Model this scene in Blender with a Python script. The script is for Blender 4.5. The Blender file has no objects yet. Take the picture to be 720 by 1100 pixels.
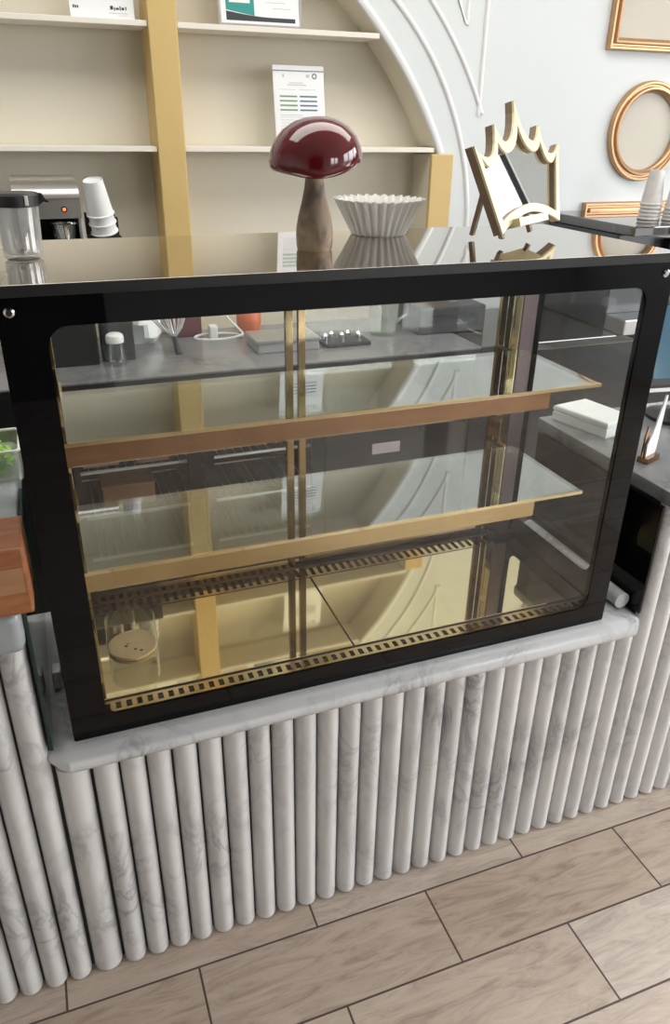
import bpy, bmesh, math, random
from mathutils import Vector, Matrix
random.seed(7)
PI = math.pi
sc = bpy.context.scene
COL = sc.collection

# ------------------------------------------------------------------ materials
def new_mat(name):
    m = bpy.data.materials.new(name); m.use_nodes = True
    nt = m.node_tree; nt.nodes.clear()
    out = nt.nodes.new('ShaderNodeOutputMaterial')
    return m, nt, out

def N(nt, t, **k):
    n = nt.nodes.new(t)
    for a, v in k.items(): setattr(n, a, v)
    return n

def mat(name, col, rough=.5, metal=0., ior=1.5, var=.06, scale=14., bump=0., coat=0., emit=None, rvar=.0):
    """principled material whose colour drifts a little with an object-space noise"""
    m, nt, out = new_mat(name)
    b = N(nt, 'ShaderNodeBsdfPrincipled')
    tc = N(nt, 'ShaderNodeTexCoord')
    no = N(nt, 'ShaderNodeTexNoise'); no.inputs['Scale'].default_value = scale; no.inputs['Detail'].default_value = 5
    nt.links.new(tc.outputs['Object'], no.inputs['Vector'])
    mx = N(nt, 'ShaderNodeMix', data_type='RGBA')
    mx.inputs[6].default_value = (*[c*(1-var) for c in col], 1)
    mx.inputs[7].default_value = (*[min(1, c*(1+var)) for c in col], 1)
    nt.links.new(no.outputs['Fac'], mx.inputs[0])
    nt.links.new(mx.outputs[2], b.inputs['Base Color'])
    b.inputs['Roughness'].default_value = rough
    b.inputs['Metallic'].default_value = metal
    b.inputs['IOR'].default_value = ior
    b.inputs['Coat Weight'].default_value = coat
    if rvar:
        mr = N(nt, 'ShaderNodeMapRange'); mr.inputs[3].default_value = rough; mr.inputs[4].default_value = rough+rvar
        nt.links.new(no.outputs['Fac'], mr.inputs[0]); nt.links.new(mr.outputs[0], b.inputs['Roughness'])
    if bump:
        bp = N(nt, 'ShaderNodeBump'); bp.inputs['Strength'].default_value = bump; bp.inputs['Distance'].default_value = .004
        nt.links.new(no.outputs['Fac'], bp.inputs['Height']); nt.links.new(bp.outputs[0], b.inputs['Normal'])
    if emit:
        b.inputs['Emission Color'].default_value = (*emit[0], 1); b.inputs['Emission Strength'].default_value = emit[1]
    nt.links.new(b.outputs[0], out.inputs[0])
    return m

def glass(name, tint=(.95, .97, .96), f0=.04, rough=.0, haze=0.):
    """clear sheet or vessel glass: transparent, with Schlick reflection that is the same from both sides"""
    m, nt, out = new_mat(name)
    lw = N(nt, 'ShaderNodeLayerWeight'); lw.inputs['Blend'].default_value = .5
    pw = N(nt, 'ShaderNodeMath', operation='POWER'); pw.inputs[1].default_value = 5
    ml = N(nt, 'ShaderNodeMath', operation='MULTIPLY_ADD'); ml.inputs[1].default_value = 1-f0; ml.inputs[2].default_value = f0
    nt.links.new(lw.outputs['Facing'], pw.inputs[0]); nt.links.new(pw.outputs[0], ml.inputs[0])
    no = N(nt, 'ShaderNodeTexNoise'); no.inputs['Scale'].default_value = 6
    tc = N(nt, 'ShaderNodeTexCoord'); nt.links.new(tc.outputs['Object'], no.inputs['Vector'])
    mc = N(nt, 'ShaderNodeMix', data_type='RGBA')
    mc.inputs[6].default_value = (*tint, 1); mc.inputs[7].default_value = (*[min(1, t*1.02) for t in tint], 1)
    nt.links.new(no.outputs['Fac'], mc.inputs[0])
    tr = N(nt, 'ShaderNodeBsdfTransparent'); nt.links.new(mc.outputs[2], tr.inputs[0])
    gl = N(nt, 'ShaderNodeBsdfGlossy'); gl.inputs['Roughness'].default_value = rough
    gl.inputs['Color'].default_value = (1, 1, 1, 1)
    ms = N(nt, 'ShaderNodeMixShader')
    nt.links.new(ml.outputs[0], ms.inputs[0]); nt.links.new(tr.outputs[0], ms.inputs[1]); nt.links.new(gl.outputs[0], ms.inputs[2])
    last = ms
    if haze:
        df = N(nt, 'ShaderNodeBsdfDiffuse'); df.inputs[0].default_value = (.8, .8, .78, 1)
        m2 = N(nt, 'ShaderNodeMixShader'); m2.inputs[0].default_value = haze
        nt.links.new(ms.outputs[0], m2.inputs[1]); nt.links.new(df.outputs[0], m2.inputs[2]); last = m2
    nt.links.new(last.outputs[0], out.inputs[0])
    return m

def marble(name, base, vein, scale=9., rough=.22, amt=.75):
    m, nt, out = new_mat(name)
    b = N(nt, 'ShaderNodeBsdfPrincipled'); tc = N(nt, 'ShaderNodeTexCoord')
    mp = N(nt, 'ShaderNodeMapping'); mp.inputs['Rotation'].default_value = (.4, .7, .5); mp.inputs['Scale'].default_value = (1, 1, .6)
    nt.links.new(tc.outputs['Object'], mp.inputs[0])
    n1 = N(nt, 'ShaderNodeTexNoise'); n1.inputs['Scale'].default_value = scale; n1.inputs['Detail'].default_value = 8; n1.inputs['Roughness'].default_value = .6; n1.inputs['Distortion'].default_value = 1.2
    nt.links.new(mp.outputs[0], n1.inputs['Vector'])
    r1 = N(nt, 'ShaderNodeValToRGB')
    e = r1.color_ramp.elements
    e[0].position = .44; e[0].color = (0, 0, 0, 1); e[1].position = .5; e[1].color = (1, 1, 1, 1)
    e2 = e.new(.56); e2.color = (0, 0, 0, 1)
    nt.links.new(n1.outputs['Fac'], r1.inputs[0])
    n2 = N(nt, 'ShaderNodeTexNoise'); n2.inputs['Scale'].default_value = scale*.55; n2.inputs['Detail'].default_value = 6; n2.inputs['Distortion'].default_value = .6
    nt.links.new(mp.outputs[0], n2.inputs['Vector'])
    r2 = N(nt, 'ShaderNodeValToRGB'); r2.color_ramp.elements[0].position = .42; r2.color_ramp.elements[1].position = .72
    nt.links.new(n2.outputs['Fac'], r2.inputs[0])
    mu = N(nt, 'ShaderNodeMath', operation='MULTIPLY'); nt.links.new(r1.outputs[0], mu.inputs[0]); nt.links.new(r2.outputs[0], mu.inputs[1])
    ad = N(nt, 'ShaderNodeMath', operation='MULTIPLY_ADD'); ad.inputs[1].default_value = .28; nt.links.new(r2.outputs[0], ad.inputs[0])
    m3 = N(nt, 'ShaderNodeMath', operation='MULTIPLY'); m3.inputs[1].default_value = amt; nt.links.new(mu.outputs[0], m3.inputs[0])
    nt.links.new(m3.outputs[0], ad.inputs[2])
    mx = N(nt, 'ShaderNodeMix', data_type='RGBA'); mx.inputs[6].default_value = (*base, 1); mx.inputs[7].default_value = (*vein, 1)
    nt.links.new(ad.outputs[0], mx.inputs[0]); nt.links.new(mx.outputs[2], b.inputs['Base Color'])
    b.inputs['Roughness'].default_value = rough
    nt.links.new(b.outputs[0], out.inputs[0])
    return m

def wood(name, c0, c1, axis='X', scale=14., rough=.45, stretch=9.):
    m, nt, out = new_mat(name)
    b = N(nt, 'ShaderNodeBsdfPrincipled'); tc = N(nt, 'ShaderNodeTexCoord')
    mp = N(nt, 'ShaderNodeMapping'); s = [stretch]*3; s['XYZ'.index(axis)] = 1
    mp.inputs['Scale'].default_value = s; nt.links.new(tc.outputs['Object'], mp.inputs[0])
    n1 = N(nt, 'ShaderNodeTexNoise'); n1.inputs['Scale'].default_value = scale; n1.inputs['Detail'].default_value = 7; n1.inputs['Distortion'].default_value = .8
    nt.links.new(mp.outputs[0], n1.inputs['Vector'])
    r = N(nt, 'ShaderNodeValToRGB'); r.color_ramp.elements[0].position = .3; r.color_ramp.elements[1].position = .7
    r.color_ramp.elements[0].color = (*c0, 1); r.color_ramp.elements[1].color = (*c1, 1)
    nt.links.new(n1.outputs['Fac'], r.inputs[0]); nt.links.new(r.outputs[0], b.inputs['Base Color'])
    b.inputs['Roughness'].default_value = rough
    nt.links.new(b.outputs[0], out.inputs[0])
    return m

TILE_L, TILE_W, TILE_Y0, TILE_X0 = .499, .1705, .972, .348
def floor_mat():
    """wood-look tiles in running bond with dark grout"""
    m, nt, out = new_mat('wood_look_floor_tile')
    b = N(nt, 'ShaderNodeBsdfPrincipled'); tc = N(nt, 'ShaderNodeTexCoord')
    sx = N(nt, 'ShaderNodeSeparateXYZ'); nt.links.new(tc.outputs['Object'], sx.inputs[0])
    def M(op, a, bb=None, c=None):
        n = N(nt, 'ShaderNodeMath', operation=op)
        for i, v in enumerate((a, bb, c)):
            if v is None: continue
            if isinstance(v, (int, float)): n.inputs[i].default_value = v
            else: nt.links.new(v, n.inputs[i])
        return n.outputs[0]
    v = M('DIVIDE', M('SUBTRACT', sx.outputs[1], TILE_Y0), TILE_W)
    row = M('FLOOR', v); fy = M('SUBTRACT', v, row)
    half = M('MULTIPLY', M('FLOORED_MODULO', row, 2.), .5)           # every second row shifts by half a tile
    u = M('ADD', M('DIVIDE', M('SUBTRACT', sx.outputs[0], TILE_X0), TILE_L), half)
    colm = M('FLOOR', u); fx = M('SUBTRACT', u, colm)
    gx, gy = .0021/TILE_L, .0021/TILE_W
    ex = M('MINIMUM', fx, M('SUBTRACT', 1., fx)); ey = M('MINIMUM', fy, M('SUBTRACT', 1., fy))
    gr = M('MAXIMUM', M('LESS_THAN', ex, gx), M('LESS_THAN', ey, gy))
    cmb = N(nt, 'ShaderNodeCombineXYZ'); nt.links.new(colm, cmb.inputs[0]); nt.links.new(row, cmb.inputs[1])
    wn = N(nt, 'ShaderNodeTexWhiteNoise', noise_dimensions='3D'); nt.links.new(cmb.outputs[0], wn.inputs['Vector'])
    off = N(nt, 'ShaderNodeVectorMath', operation='MULTIPLY_ADD'); off.inputs[1].default_value = (7, 7, 7)
    nt.links.new(wn.outputs['Color'], off.inputs[0]); nt.links.new(tc.outputs['Object'], off.inputs[2])
    mp = N(nt, 'ShaderNodeMapping'); mp.inputs['Scale'].default_value = (1, 5.5, 1); nt.links.new(off.outputs[0], mp.inputs[0])
    n1 = N(nt, 'ShaderNodeTexNoise'); n1.inputs['Scale'].default_value = 5.5; n1.inputs['Detail'].default_value = 12; n1.inputs['Roughness'].default_value = .7; n1.inputs['Distortion'].default_value = 1.5
    nt.links.new(mp.outputs[0], n1.inputs['Vector'])
    r = N(nt, 'ShaderNodeValToRGB'); e = r.color_ramp.elements
    e[0].position = .3; e[0].color = (.33, .245, .185, 1); e[1].position = .68; e[1].color = (.63, .505, .40, 1)
    e2 = e.new(.5); e2.color = (.53, .415, .325, 1)
    nt.links.new(n1.outputs['Fac'], r.inputs[0])
    hs = N(nt, 'ShaderNodeHueSaturation'); nt.links.new(r.outputs[0], hs.inputs['Color'])
    nt.links.new(M('MULTIPLY_ADD', wn.outputs['Value'], .22, .89), hs.inputs['Value'])
    nt.links.new(M('MULTIPLY_ADD', wn.outputs['Value'], -.35, 1.02), hs.inputs['Saturation'])
    mx = N(nt, 'ShaderNodeMix', data_type='RGBA'); nt.links.new(gr, mx.inputs[0])
    nt.links.new(hs.outputs[0], mx.inputs[6]); mx.inputs[7].default_value = (.075, .05, .04, 1)
    nt.links.new(mx.outputs[2], b.inputs['Base Color'])
    b.inputs['Roughness'].default_value = .38
    bp = N(nt, 'ShaderNodeBump'); bp.inputs['Strength'].default_value = .5; bp.inputs['Distance'].default_value = .002; bp.invert = True
    nt.links.new(gr, bp.inputs['Height']); nt.links.new(bp.outputs[0], b.inputs['Normal'])
    nt.links.new(b.outputs[0], out.inputs[0])
    return m

M = dict(
    floor=floor_mat(),
    white_wall=mat('white_wall_paint', (.655, .685, .69), .6, var=.03, scale=5, bump=.05),
    cream=mat('cream_niche_paint', (.70, .655, .545), .6, var=.03, scale=4, bump=.05),
    shelf_paint=mat('pale_shelf_paint', (.80, .76, .68), .5, var=.03),
    gold_paint=mat('gold_pilaster_paint', (.60, .43, .17), .45, var=.06, scale=9),
    moulding=mat('white_plaster_moulding', (.74, .75, .74), .5, var=.03),
    ceiling=mat('ceiling_paint', (.75, .75, .73), .7),
    dark_wall=mat('dark_reflected_wall', (.018, .018, .02), .5),  # near black, chosen so the case border has something dark to mirror
    marble=marble('white_carrara_marble', (.70, .69, .68), (.27, .27, .28), 11., .24, .62),
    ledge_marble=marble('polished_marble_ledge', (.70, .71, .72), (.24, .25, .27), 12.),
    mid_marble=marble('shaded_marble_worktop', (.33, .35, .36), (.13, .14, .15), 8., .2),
    light_grey=marble('light_grey_worktop', (.25, .255, .26), (.11, .115, .12), 9., .18, .9),
    grey_top=marble('grey_marble_worktop', (.21, .21, .215), (.10, .105, .11), 9., .18, .9),
    groove=mat('dark_groove_backing', (.03, .04, .037), .6),
    black_gloss=mat('black_printed_glass', (.004, .004, .005), .02, ior=1.32, var=.1, coat=.0),
    black_metal=mat('black_metal', (.012, .012, .013), .35),
    black_plastic=mat('black_plastic', (.015, .015, .016), .42),
    black_matte=mat('matte_black', (.01, .01, .01), .7),
    top=mat('polished_dark_steel_top', (.50, .47, .425), .03, 1., var=.03),
    tray_top=mat('smoked_glass_tray', (.03, .027, .024), .025, ior=2.2, var=.1),
    gold=mat('gold_mirror_steel', (.68, .575, .335), .035, 1., var=.03),
    gold_dark=mat('gold_trim_steel', (.50, .37, .18), .12, 1., var=.06),
    bar_gold=mat('aged_gold_bar', (.30, .215, .105), .14, 1., var=.25, scale=22),
    fridge_black=mat('fridge_black', (.004, .004, .004), .45, ior=1.3),
    copper=mat('rose_gold_strip', (.34, .20, .11), .06, 1., var=.1),
    mauve=mat('mauve_post_steel', (.22, .165, .175), .3, .6, var=.08),
    clear=glass('clear_glass', (.975, .985, .98), .028),
    shelf_glass=glass('green_tinted_shelf_glass', (.87, .91, .86), .22),
    glass_edge=mat('green_glass_edge', (.42, .47, .36), .1),
    jar_glass=glass('jar_glass', (.95, .96, .96), .05),
    acrylic=glass('acrylic', (.93, .94, .93), .06, .04, .12),
    green_panel=mat('dark_green_glass_panel', (.012, .035, .028), .04),
    red=mat('oxblood_lacquer', (.13, .006, .010), .09, var=.35, scale=9, coat=.6),
    mush_wood=wood('burl_wood', (.10, .065, .045), (.62, .46, .31), 'Z', 15, .5, 1.3),
    ceramic=mat('white_ceramic', (.86, .85, .82), .35, var=.02),
    crown_face=mat('champagne_gold_lacquer', (.80, .70, .42), .35, .1, var=.04),
    crown_side=mat('raw_wood_edge', (.24, .165, .10), .55, var=.15),
    mirror=mat('mirror', (.93, .94, .94), .015, 1., var=.0),
    frame_gold=mat('antique_gold_moulding', (.50, .31, .17), .34, .7, var=.12, scale=18),
    frame_panel=mat('beige_frame_panel', (.53, .50, .43), .5, var=.03),
    paper=mat('white_paper', (.80, .81, .82), .6, var=.02),
    ink_grey=mat('grey_ink', (.16, .17, .18), .6),
    ink_black=mat('black_ink', (.03, .035, .04), .6),
    ink_pale=mat('pale_grey_ink', (.5, .52, .55), .6),
    ink_green=mat('green_ink', (.16, .30, .17), .6),
    ink_blue=mat('slate_blue_ink', (.08, .16, .22), .6),
    teal=mat('teal_print', (.02, .27, .24), .5),
    steel=mat('brushed_steel', (.52, .51, .50), .3, 1., var=.06, scale=30),
    steel_bright=mat('polished_steel', (.72, .72, .72), .1, 1., var=.03),
    red_led=mat('red_lamp', (.6, .03, .01), .3, emit=((1, .12, .03), 3.)),
    dark_steel=mat('dark_machine_steel', (.10, .105, .11), .22, .8, var=.1),
    cup=mat('white_paper_cup', (.80, .80, .80), .45, var=.02),
    cup_grey=mat('mottled_paper_cup', (.62, .60, .58), .5, var=.2, scale=60),
    wood_block=wood('reddish_wood', (.26, .085, .03), (.42, .17, .07), 'X', 10, .5, 6),
    plastic=glass('frosted_plastic_tub', (.88, .91, .88), .06, .1, .14),
    leaf=mat('lettuce_green', (.34, .62, .07), .5, var=.35, scale=40),
    tan=mat('tan_cork', (.72, .50, .26), .6, var=.12, scale=40),
    napkin=mat('white_napkin_paper', (.82, .84, .82), .8, var=.02),
    orange=mat('orange_plastic', (.65, .16, .06), .4),
    maroon=mat('maroon_box', (.13, .025, .03), .45),
    grey_plastic=mat('grey_plastic', (.33, .33, .33), .4),
    brown_box=wood('brown_card', (.34, .17, .08), (.48, .26, .13), 'X', 8, .7, 3),
    screen=mat('pale_blue_screen', (.05, .10, .14), .1, emit=((.25, .55, .75), .12)),
    wire=mat('chrome_wire', (.85, .85, .85), .22, .5, var=.02),
    white_plastic=mat('white_plastic', (.78, .78, .76), .35, var=.02),
    milk=glass('steamed_jar_glass', (.88, .88, .88), .12, .02, .2),
    label_pink=mat('pale_pink_label', (.55, .47, .48), .5),
)

# ------------------------------------------------------------------ mesh helpers
def box(bm, x0, x1, y0, y1, z0, z1, bevel=0., seg=2):
    v = [bm.verts.new(p) for p in ((x0,y0,z0),(x1,y0,z0),(x1,y1,z0),(x0,y1,z0),(x0,y0,z1),(x1,y0,z1),(x1,y1,z1),(x0,y1,z1))]
    fs = [bm.faces.new([v[i] for i in q]) for q in ((3,2,1,0),(4,5,6,7),(0,1,5,4),(1,2,6,5),(2,3,7,6),(3,0,4,7))]
    if bevel:
        es = {e for f in fs for e in f.edges}
        bmesh.ops.bevel(bm, geom=list(es), offset=bevel, segments=seg, affect='EDGES', profile=.5)

def loops(bm, rings, closed=True, cap0=False, cap1=False):
    """bridge successive rings of equal length"""
    R = [[bm.verts.new(p) for p in r] for r in rings]
    n = len(R[0]); k = n if closed else n-1
    for a, b in zip(R, R[1:]):
        for i in range(k):
            j = (i+1) % n
            try: bm.faces.new((a[i], a[j], b[j], b[i]))
            except ValueError: pass
    if cap0: bm.faces.new(list(reversed(R[0])))
    if cap1: bm.faces.new(R[-1])
    return R

def lathe(bm, prof, c=(0, 0, 0), n=32, cap0=True, cap1=True, mod=None, mtx=None):
    rings = []
    for r, z in prof:
        ring = []
        for i in range(n):
            a = 2*PI*i/n; rr = r*(mod(a, z) if mod else 1)
            p = Vector((rr*math.cos(a), rr*math.sin(a), z))
            if mtx: p = mtx @ p
            ring.append(p+Vector(c))
        rings.append(ring)
    loops(bm, rings, True, cap0, cap1)

def cyl(bm, p0, p1, r0, r1=None, n=16):
    r1 = r0 if r1 is None else r1
    p0, p1 = Vector(p0), Vector(p1); d = (p1-p0).normalized()
    a = d.orthogonal().normalized(); b = d.cross(a)
    rg = lambda p, r: [p+(a*math.cos(t)+b*math.sin(t))*r for t in [2*PI*i/n for i in range(n)]]
    loops(bm, [rg(p0, r0), rg(p1, r1)], True, True, True)

def tube(bm, pts, r, n=10, closed=False):
    P = [Vector(p) for p in pts]; m = len(P); rings = []; a = None
    for i in range(m):
        if closed: d = P[(i+1) % m]-P[i-1]
        else: d = P[min(i+1, m-1)]-P[max(i-1, 0)]
        d.normalize()
        if a is None: a = d.orthogonal().normalized()
        else: a = (a-d*a.dot(d)).normalized()
        b = d.cross(a)
        rings.append([P[i]+(a*math.cos(2*PI*k/n)+b*math.sin(2*PI*k/n))*r for k in range(n)])
    if closed: rings.append(rings[0])
    loops(bm, rings, True, not closed, not closed)
    if closed: bmesh.ops.remove_doubles(bm, verts=bm.verts, dist=1e-6)

def prism(bm, poly, fn, d0, d1):
    """extrude a 2d polygon: fn(u, v, d) -> xyz"""
    a = [bm.verts.new(fn(u, v, d0)) for u, v in poly]; b = [bm.verts.new(fn(u, v, d1)) for u, v in poly]
    n = len(poly)
    bm.faces.new(list(reversed(a))); bm.faces.new(b)
    for i in range(n): bm.faces.new((a[i], a[(i+1) % n], b[(i+1) % n], b[i]))

def ring_prism(bm, outer, inner, fn, d0, d1):
    o0 = [fn(u, v, d0) for u, v in outer]; o1 = [fn(u, v, d1) for u, v in outer]
    i0 = [fn(u, v, d0) for u, v in inner]; i1 = [fn(u, v, d1) for u, v in inner]
    loops(bm, [o0, o1, i1, i0, o0])
    bmesh.ops.remove_doubles(bm, verts=bm.verts, dist=1e-6)

def rrect(x0, x1, z0, z1, r, k=6):
    pts = []
    for cx, cz, a0 in ((x1-r, z1-r, 0), (x0+r, z1-r, PI/2), (x0+r, z0+r, PI), (x1-r, z0+r, 1.5*PI)):
        for i in range(k+1):
            a = a0+PI/2*i/k; pts.append((cx+r*math.cos(a), cz+r*math.sin(a)))
    return pts

BASE = {}
def link(o): COL.objects.link(o)
def obj(name, bm, m, parent=None, smooth=False, base=None, angle=35):
    """ONE mesh object; vertices are given in world space and kept relative to the thing's base"""
    off = BASE[parent.name] if parent else Vector(base or (0, 0, 0))
    for v in bm.verts: v.co -= off
    bmesh.ops.recalc_face_normals(bm, faces=bm.faces)
    me = bpy.data.meshes.new(name); bm.to_mesh(me); bm.free()
    me.materials.append(m if not isinstance(m, str) else M[m])
    if smooth:
        for p in me.polygons: p.use_smooth = True
        try: me.set_sharp_from_angle(angle=math.radians(angle))
        except Exception: pass
    o = bpy.data.objects.new(name, me); link(o)
    if parent: o.parent = parent
    else: o.location = off
    BASE[o.name] = off
    return o

def thing(name, label, cat, loc=(0, 0, 0), group=None):
    o = bpy.data.objects.new(name, None); link(o); o.empty_display_size = .05
    o.location = loc; o['label'] = label; o['category'] = cat
    if group: o['group'] = group
    BASE[o.name] = Vector(loc)
    return o
def tag(o, label, cat, group=None):
    o['label'] = label; o['category'] = cat
    if group: o['group'] = group
    return o
def struct(name, bm, m, smooth=False):
    o = obj(name, bm, m, smooth=smooth); o['kind'] = 'structure'; return o
def dup(root, loc, label=None, rot=None):
    r = root.copy(); link(r); r.location = loc
    if rot is not None: r.rotation_euler = rot
    if label: r['label'] = label
    BASE[r.name] = Vector(loc)
    for ch in list(root.children):
        c = ch.copy(); link(c); c.parent = r
        for g in list(ch.children):
            d = g.copy(); link(d); d.parent = c
    return r
B = bmesh.new

# ------------------------------------------------------------------ camera (720 x 1100)
F_PX = 823.
R = ((0.9361, -0.1472, 0.3195), (-0.3503, -0.4298, 0.8322), (0.0148, -0.8909, -0.4540))
def _rot():
    a, b, g = -.365388620, -.471385450, -.0162169919
    Rz = Matrix.Rotation(a, 3, 'Z'); Rx = Matrix.Rotation(b, 3, 'X')
    Bm = Matrix(((1, 0, 0), (0, 0, 1), (0, -1, 0))); Rr = Matrix.Rotation(g, 3, 'Z')
    m = Rz @ Rx @ Bm @ Rr                                  # columns: image right, image down, forward
    return Matrix((m.col[0], -m.col[1], -m.col[2])).transposed()
cam = bpy.data.cameras.new('camera'); co = bpy.data.objects.new('camera', cam); link(co)
cam.sensor_fit = 'HORIZONTAL'; cam.sensor_width = 36; cam.lens = F_PX/720*36
cam.clip_start = .02
co.matrix_world = Matrix.Translation((0, 0, 1.5)) @ _rot().to_4x4()
sc.camera = co

# ------------------------------------------------------------------ room shell
WY = 2.5          # face of the back wall
XL, XR, YF, ZC = -2.6, 3.6, -2.6, 2.75
bm = B(); box(bm, XL, XR, YF, WY+.3, -.05, 0); struct('floor', bm, 'floor')
bm = B(); box(bm, XL, XR, YF, WY+.3, ZC, ZC+.05); struct('ceiling', bm, 'ceiling')

# outline of the arched niche (right half measured, left half mirrored about the middle pilaster)
NCX = .425
def arc(c, r, x_end, z_lo, n=24):
    """points from z_lo up to x = x_end on a circle"""
    a0 = math.asin((z_lo-c[1])/r); a1 = math.acos((x_end-c[0])/r)
    return [(c[0]+r*math.cos(a0+(a1-a0)*i/n), c[1]+r*math.sin(a0+(a1-a0)*i/n)) for i in range(n+1)]
def mirror_x(pts): return [(2*NCX-x, z) for x, z in reversed(pts)]
arch_r = arc((.161, .884), 1.252, NCX, 1.41)
NZ0 = .80
hole = [(1.274, NZ0), (1.274, 1.405)]+arch_r
hole = hole+[(2*NCX-x, z) for x, z in reversed(hole[:-1])]
bm = B()
outer = [(XL, 0), (XR, 0), (XR, ZC), (XL, ZC)]
def ring_edges(bm, pts):
    v = [bm.verts.new((x, WY, z)) for x, z in pts]
    return [bm.edges.new((v[i], v[(i+1) % len(v)])) for i in range(len(v))], v
e1, _ = ring_edges(bm, outer); e2, hv = ring_edges(bm, hole)
bmesh.ops.triangle_fill(bm, use_beauty=True, use_dissolve=False, edges=e1+e2)
w = struct('wall_back', bm, 'white_wall')
bm = B()                                                    # lining of the niche: reveal and back
ND = .13
loops(bm, [[(x, WY, z) for x, z in hole], [(x, WY+ND, z) for x, z in hole]], True, False, True)
struct('wall_niche', bm, 'cream')

def wall_tube(pts, r, flat=.75):
    bm = B(); tube(bm, [(x, WY, z) for x, z in pts], r, 10)
    for v in bm.verts: v.co.y = WY+(v.co.y-WY)*flat
    return bm
k = 1
def trim(pts, r, sides=True):
    global k
    for q in ([pts, mirror_x(pts)] if sides else [pts]):
        struct(f'trim_{k}', wall_tube(q, r), 'moulding', True); k += 1
trim(arc((.161, .884), 1.264, NCX, 1.41, 40), .013)
trim([(1.4316, .9)]+arc((.535, 1.151), .8966, NCX, 1.15, 40), .009)
m3 = arc((.433, 1.053), 1.1245, NCX, 1.53, 40)
trim([(1.439, 2.6), (1.439, 1.9), (1.439, 1.525)]+m3, .008)
trim([(1.371, 2.6), (1.371, 2.2), (1.371, 1.775), (1.338, 1.84), (1.27, 1.93), (1.1, 2.09), (.9, 2.2), (.6, 2.28), (.43, 2.29)], .007)

# pilasters
bm = B(); box(bm, .383, .463, WY-.012, WY+ND, .80, 2.13, .003); struct('trim_20', bm, 'gold_paint')
for s in (0, 1):
    bm = B(); x0, x1 = 1.271, 1.352
    if s: x0, x1 = 2*NCX-x1, 2*NCX-x0
    box(bm, x0, x1, WY-.016, WY-.0005, .80, 1.408, .003); struct(f'trim_{21+s}', bm, 'gold_paint')

# other walls: unseen dark stretch added for the case border to reflect, storefront windows to the right of it
def wall_with_holes(name, axis, at, thick, u0, u1, openings, mname):
    bm = B(); us = sorted({u0, u1, *[o[0] for o in openings], *[o[1] for o in openings]})
    zs = sorted({0, ZC, *[o[2] for o in openings], *[o[3] for o in openings]})
    for a, b in zip(us, us[1:]):
        for c, d in zip(zs, zs[1:]):
            if any(o[0] <= a and b <= o[1] and o[2] <= c and d <= o[3] for o in openings): continue
            if axis == 'y': box(bm, a, b, at-thick, at, c, d)
            else: box(bm, at, at+thick, a, b, c, d)
    return struct(name, bm, mname)
FRONT_WIN = [(1.7, 2.5, .9, 2.40), (2.6, 3.4, .9, 2.40)]
RIGHT_WIN = [(-1.0, .05, .25, 2.5), (.15, 1.2, .25, 2.5), (1.3, 1.98, .25, 2.5)]
wall_with_holes('wall_front', 'y', YF, .12, .34, XR, FRONT_WIN, 'white_wall')
bm = B(); box(bm, XL, .34, YF-.12, YF, 0, ZC); struct('wall_front_dark', bm, 'dark_wall')
wall_with_holes('wall_right', 'x', XR, .12, YF, WY+.3, RIGHT_WIN, 'white_wall')
bm = B(); box(bm, XL-.12, XL, YF, WY+.3, 0, ZC); struct('wall_left', bm, 'white_wall')
wn = 1
for x0, x1, z0, z1 in FRONT_WIN:
    bm = B(); ring_prism(bm, [(x0, z0), (x1, z0), (x1, z1), (x0, z1)], [(x0+.03, z0+.03), (x1-.03, z0+.03), (x1-.03, z1-.03), (x0+.03, z1-.03)], lambda u, v, d: (u, d, v), YF-.08, YF-.03)
    struct(f'window_{wn}', bm, 'black_metal'); wn += 1
for y0, y1, z0, z1 in RIGHT_WIN:
    bm = B(); ring_prism(bm, [(y0, z0), (y1, z0), (y1, z1), (y0, z1)], [(y0+.03, z0+.03), (y1-.03, z0+.03), (y1-.03, z1-.03), (y0+.03, z1-.03)], lambda u, v, d: (d, u, v), XR+.03, XR+.08)
    struct(f'window_{wn}', bm, 'black_metal'); wn += 1

# daylight: overcast sky through the windows; portals guide the sampling
def portal(x, y, z, sx, sz, rot):
    L = bpy.data.lights.new('window_daylight', 'AREA'); L.shape = 'RECTANGLE'; L.size = sx; L.size_y = sz
    L.cycles.is_portal = True
    o = bpy.data.objects.new('window_daylight', L); link(o); o.location = (x, y, z); o.rotation_euler = rot
for x0, x1, z0, z1 in FRONT_WIN: portal((x0+x1)/2, YF-.1, (z0+z1)/2, x1-x0, z1-z0, (PI/2, 0, PI))
for y0, y1, z0, z1 in RIGHT_WIN: portal(XR+.1, (y0+y1)/2, (z0+z1)/2, y1-y0, z1-z0, (PI/2, 0, PI/2))
def ceiling_fill(x, y, sx_, sy_, w_):
    L = bpy.data.lights.new('ceiling_fill', 'AREA'); L.shape = 'RECTANGLE'; L.size = sx_; L.size_y = sy_; L.energy = w_; L.color = (1, .97, .92)
    o = bpy.data.objects.new('ceiling_fill', L); link(o); o.location = (x, y, ZC-.02)
ceiling_fill(.9, 1.62, 3.4, .8, 34)  # unseen overhead panel, added as fill light for the back wall
wd = bpy.data.worlds.new('sky'); sc.world = wd; wd.use_nodes = True
nt = wd.node_tree; nt.nodes.clear()
bg = N(nt, 'ShaderNodeBackground'); wo = N(nt, 'ShaderNodeOutputWorld'); tc = N(nt, 'ShaderNodeTexCoord')
sx = N(nt, 'ShaderNodeSeparateXYZ'); nt.links.new(tc.outputs['Generated'], sx.inputs[0])
rp = N(nt, 'ShaderNodeValToRGB'); e = rp.color_ramp.elements
mr = N(nt, 'ShaderNodeMapRange'); mr.inputs[1].default_value = -1; mr.inputs[2].default_value = 1
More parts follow.
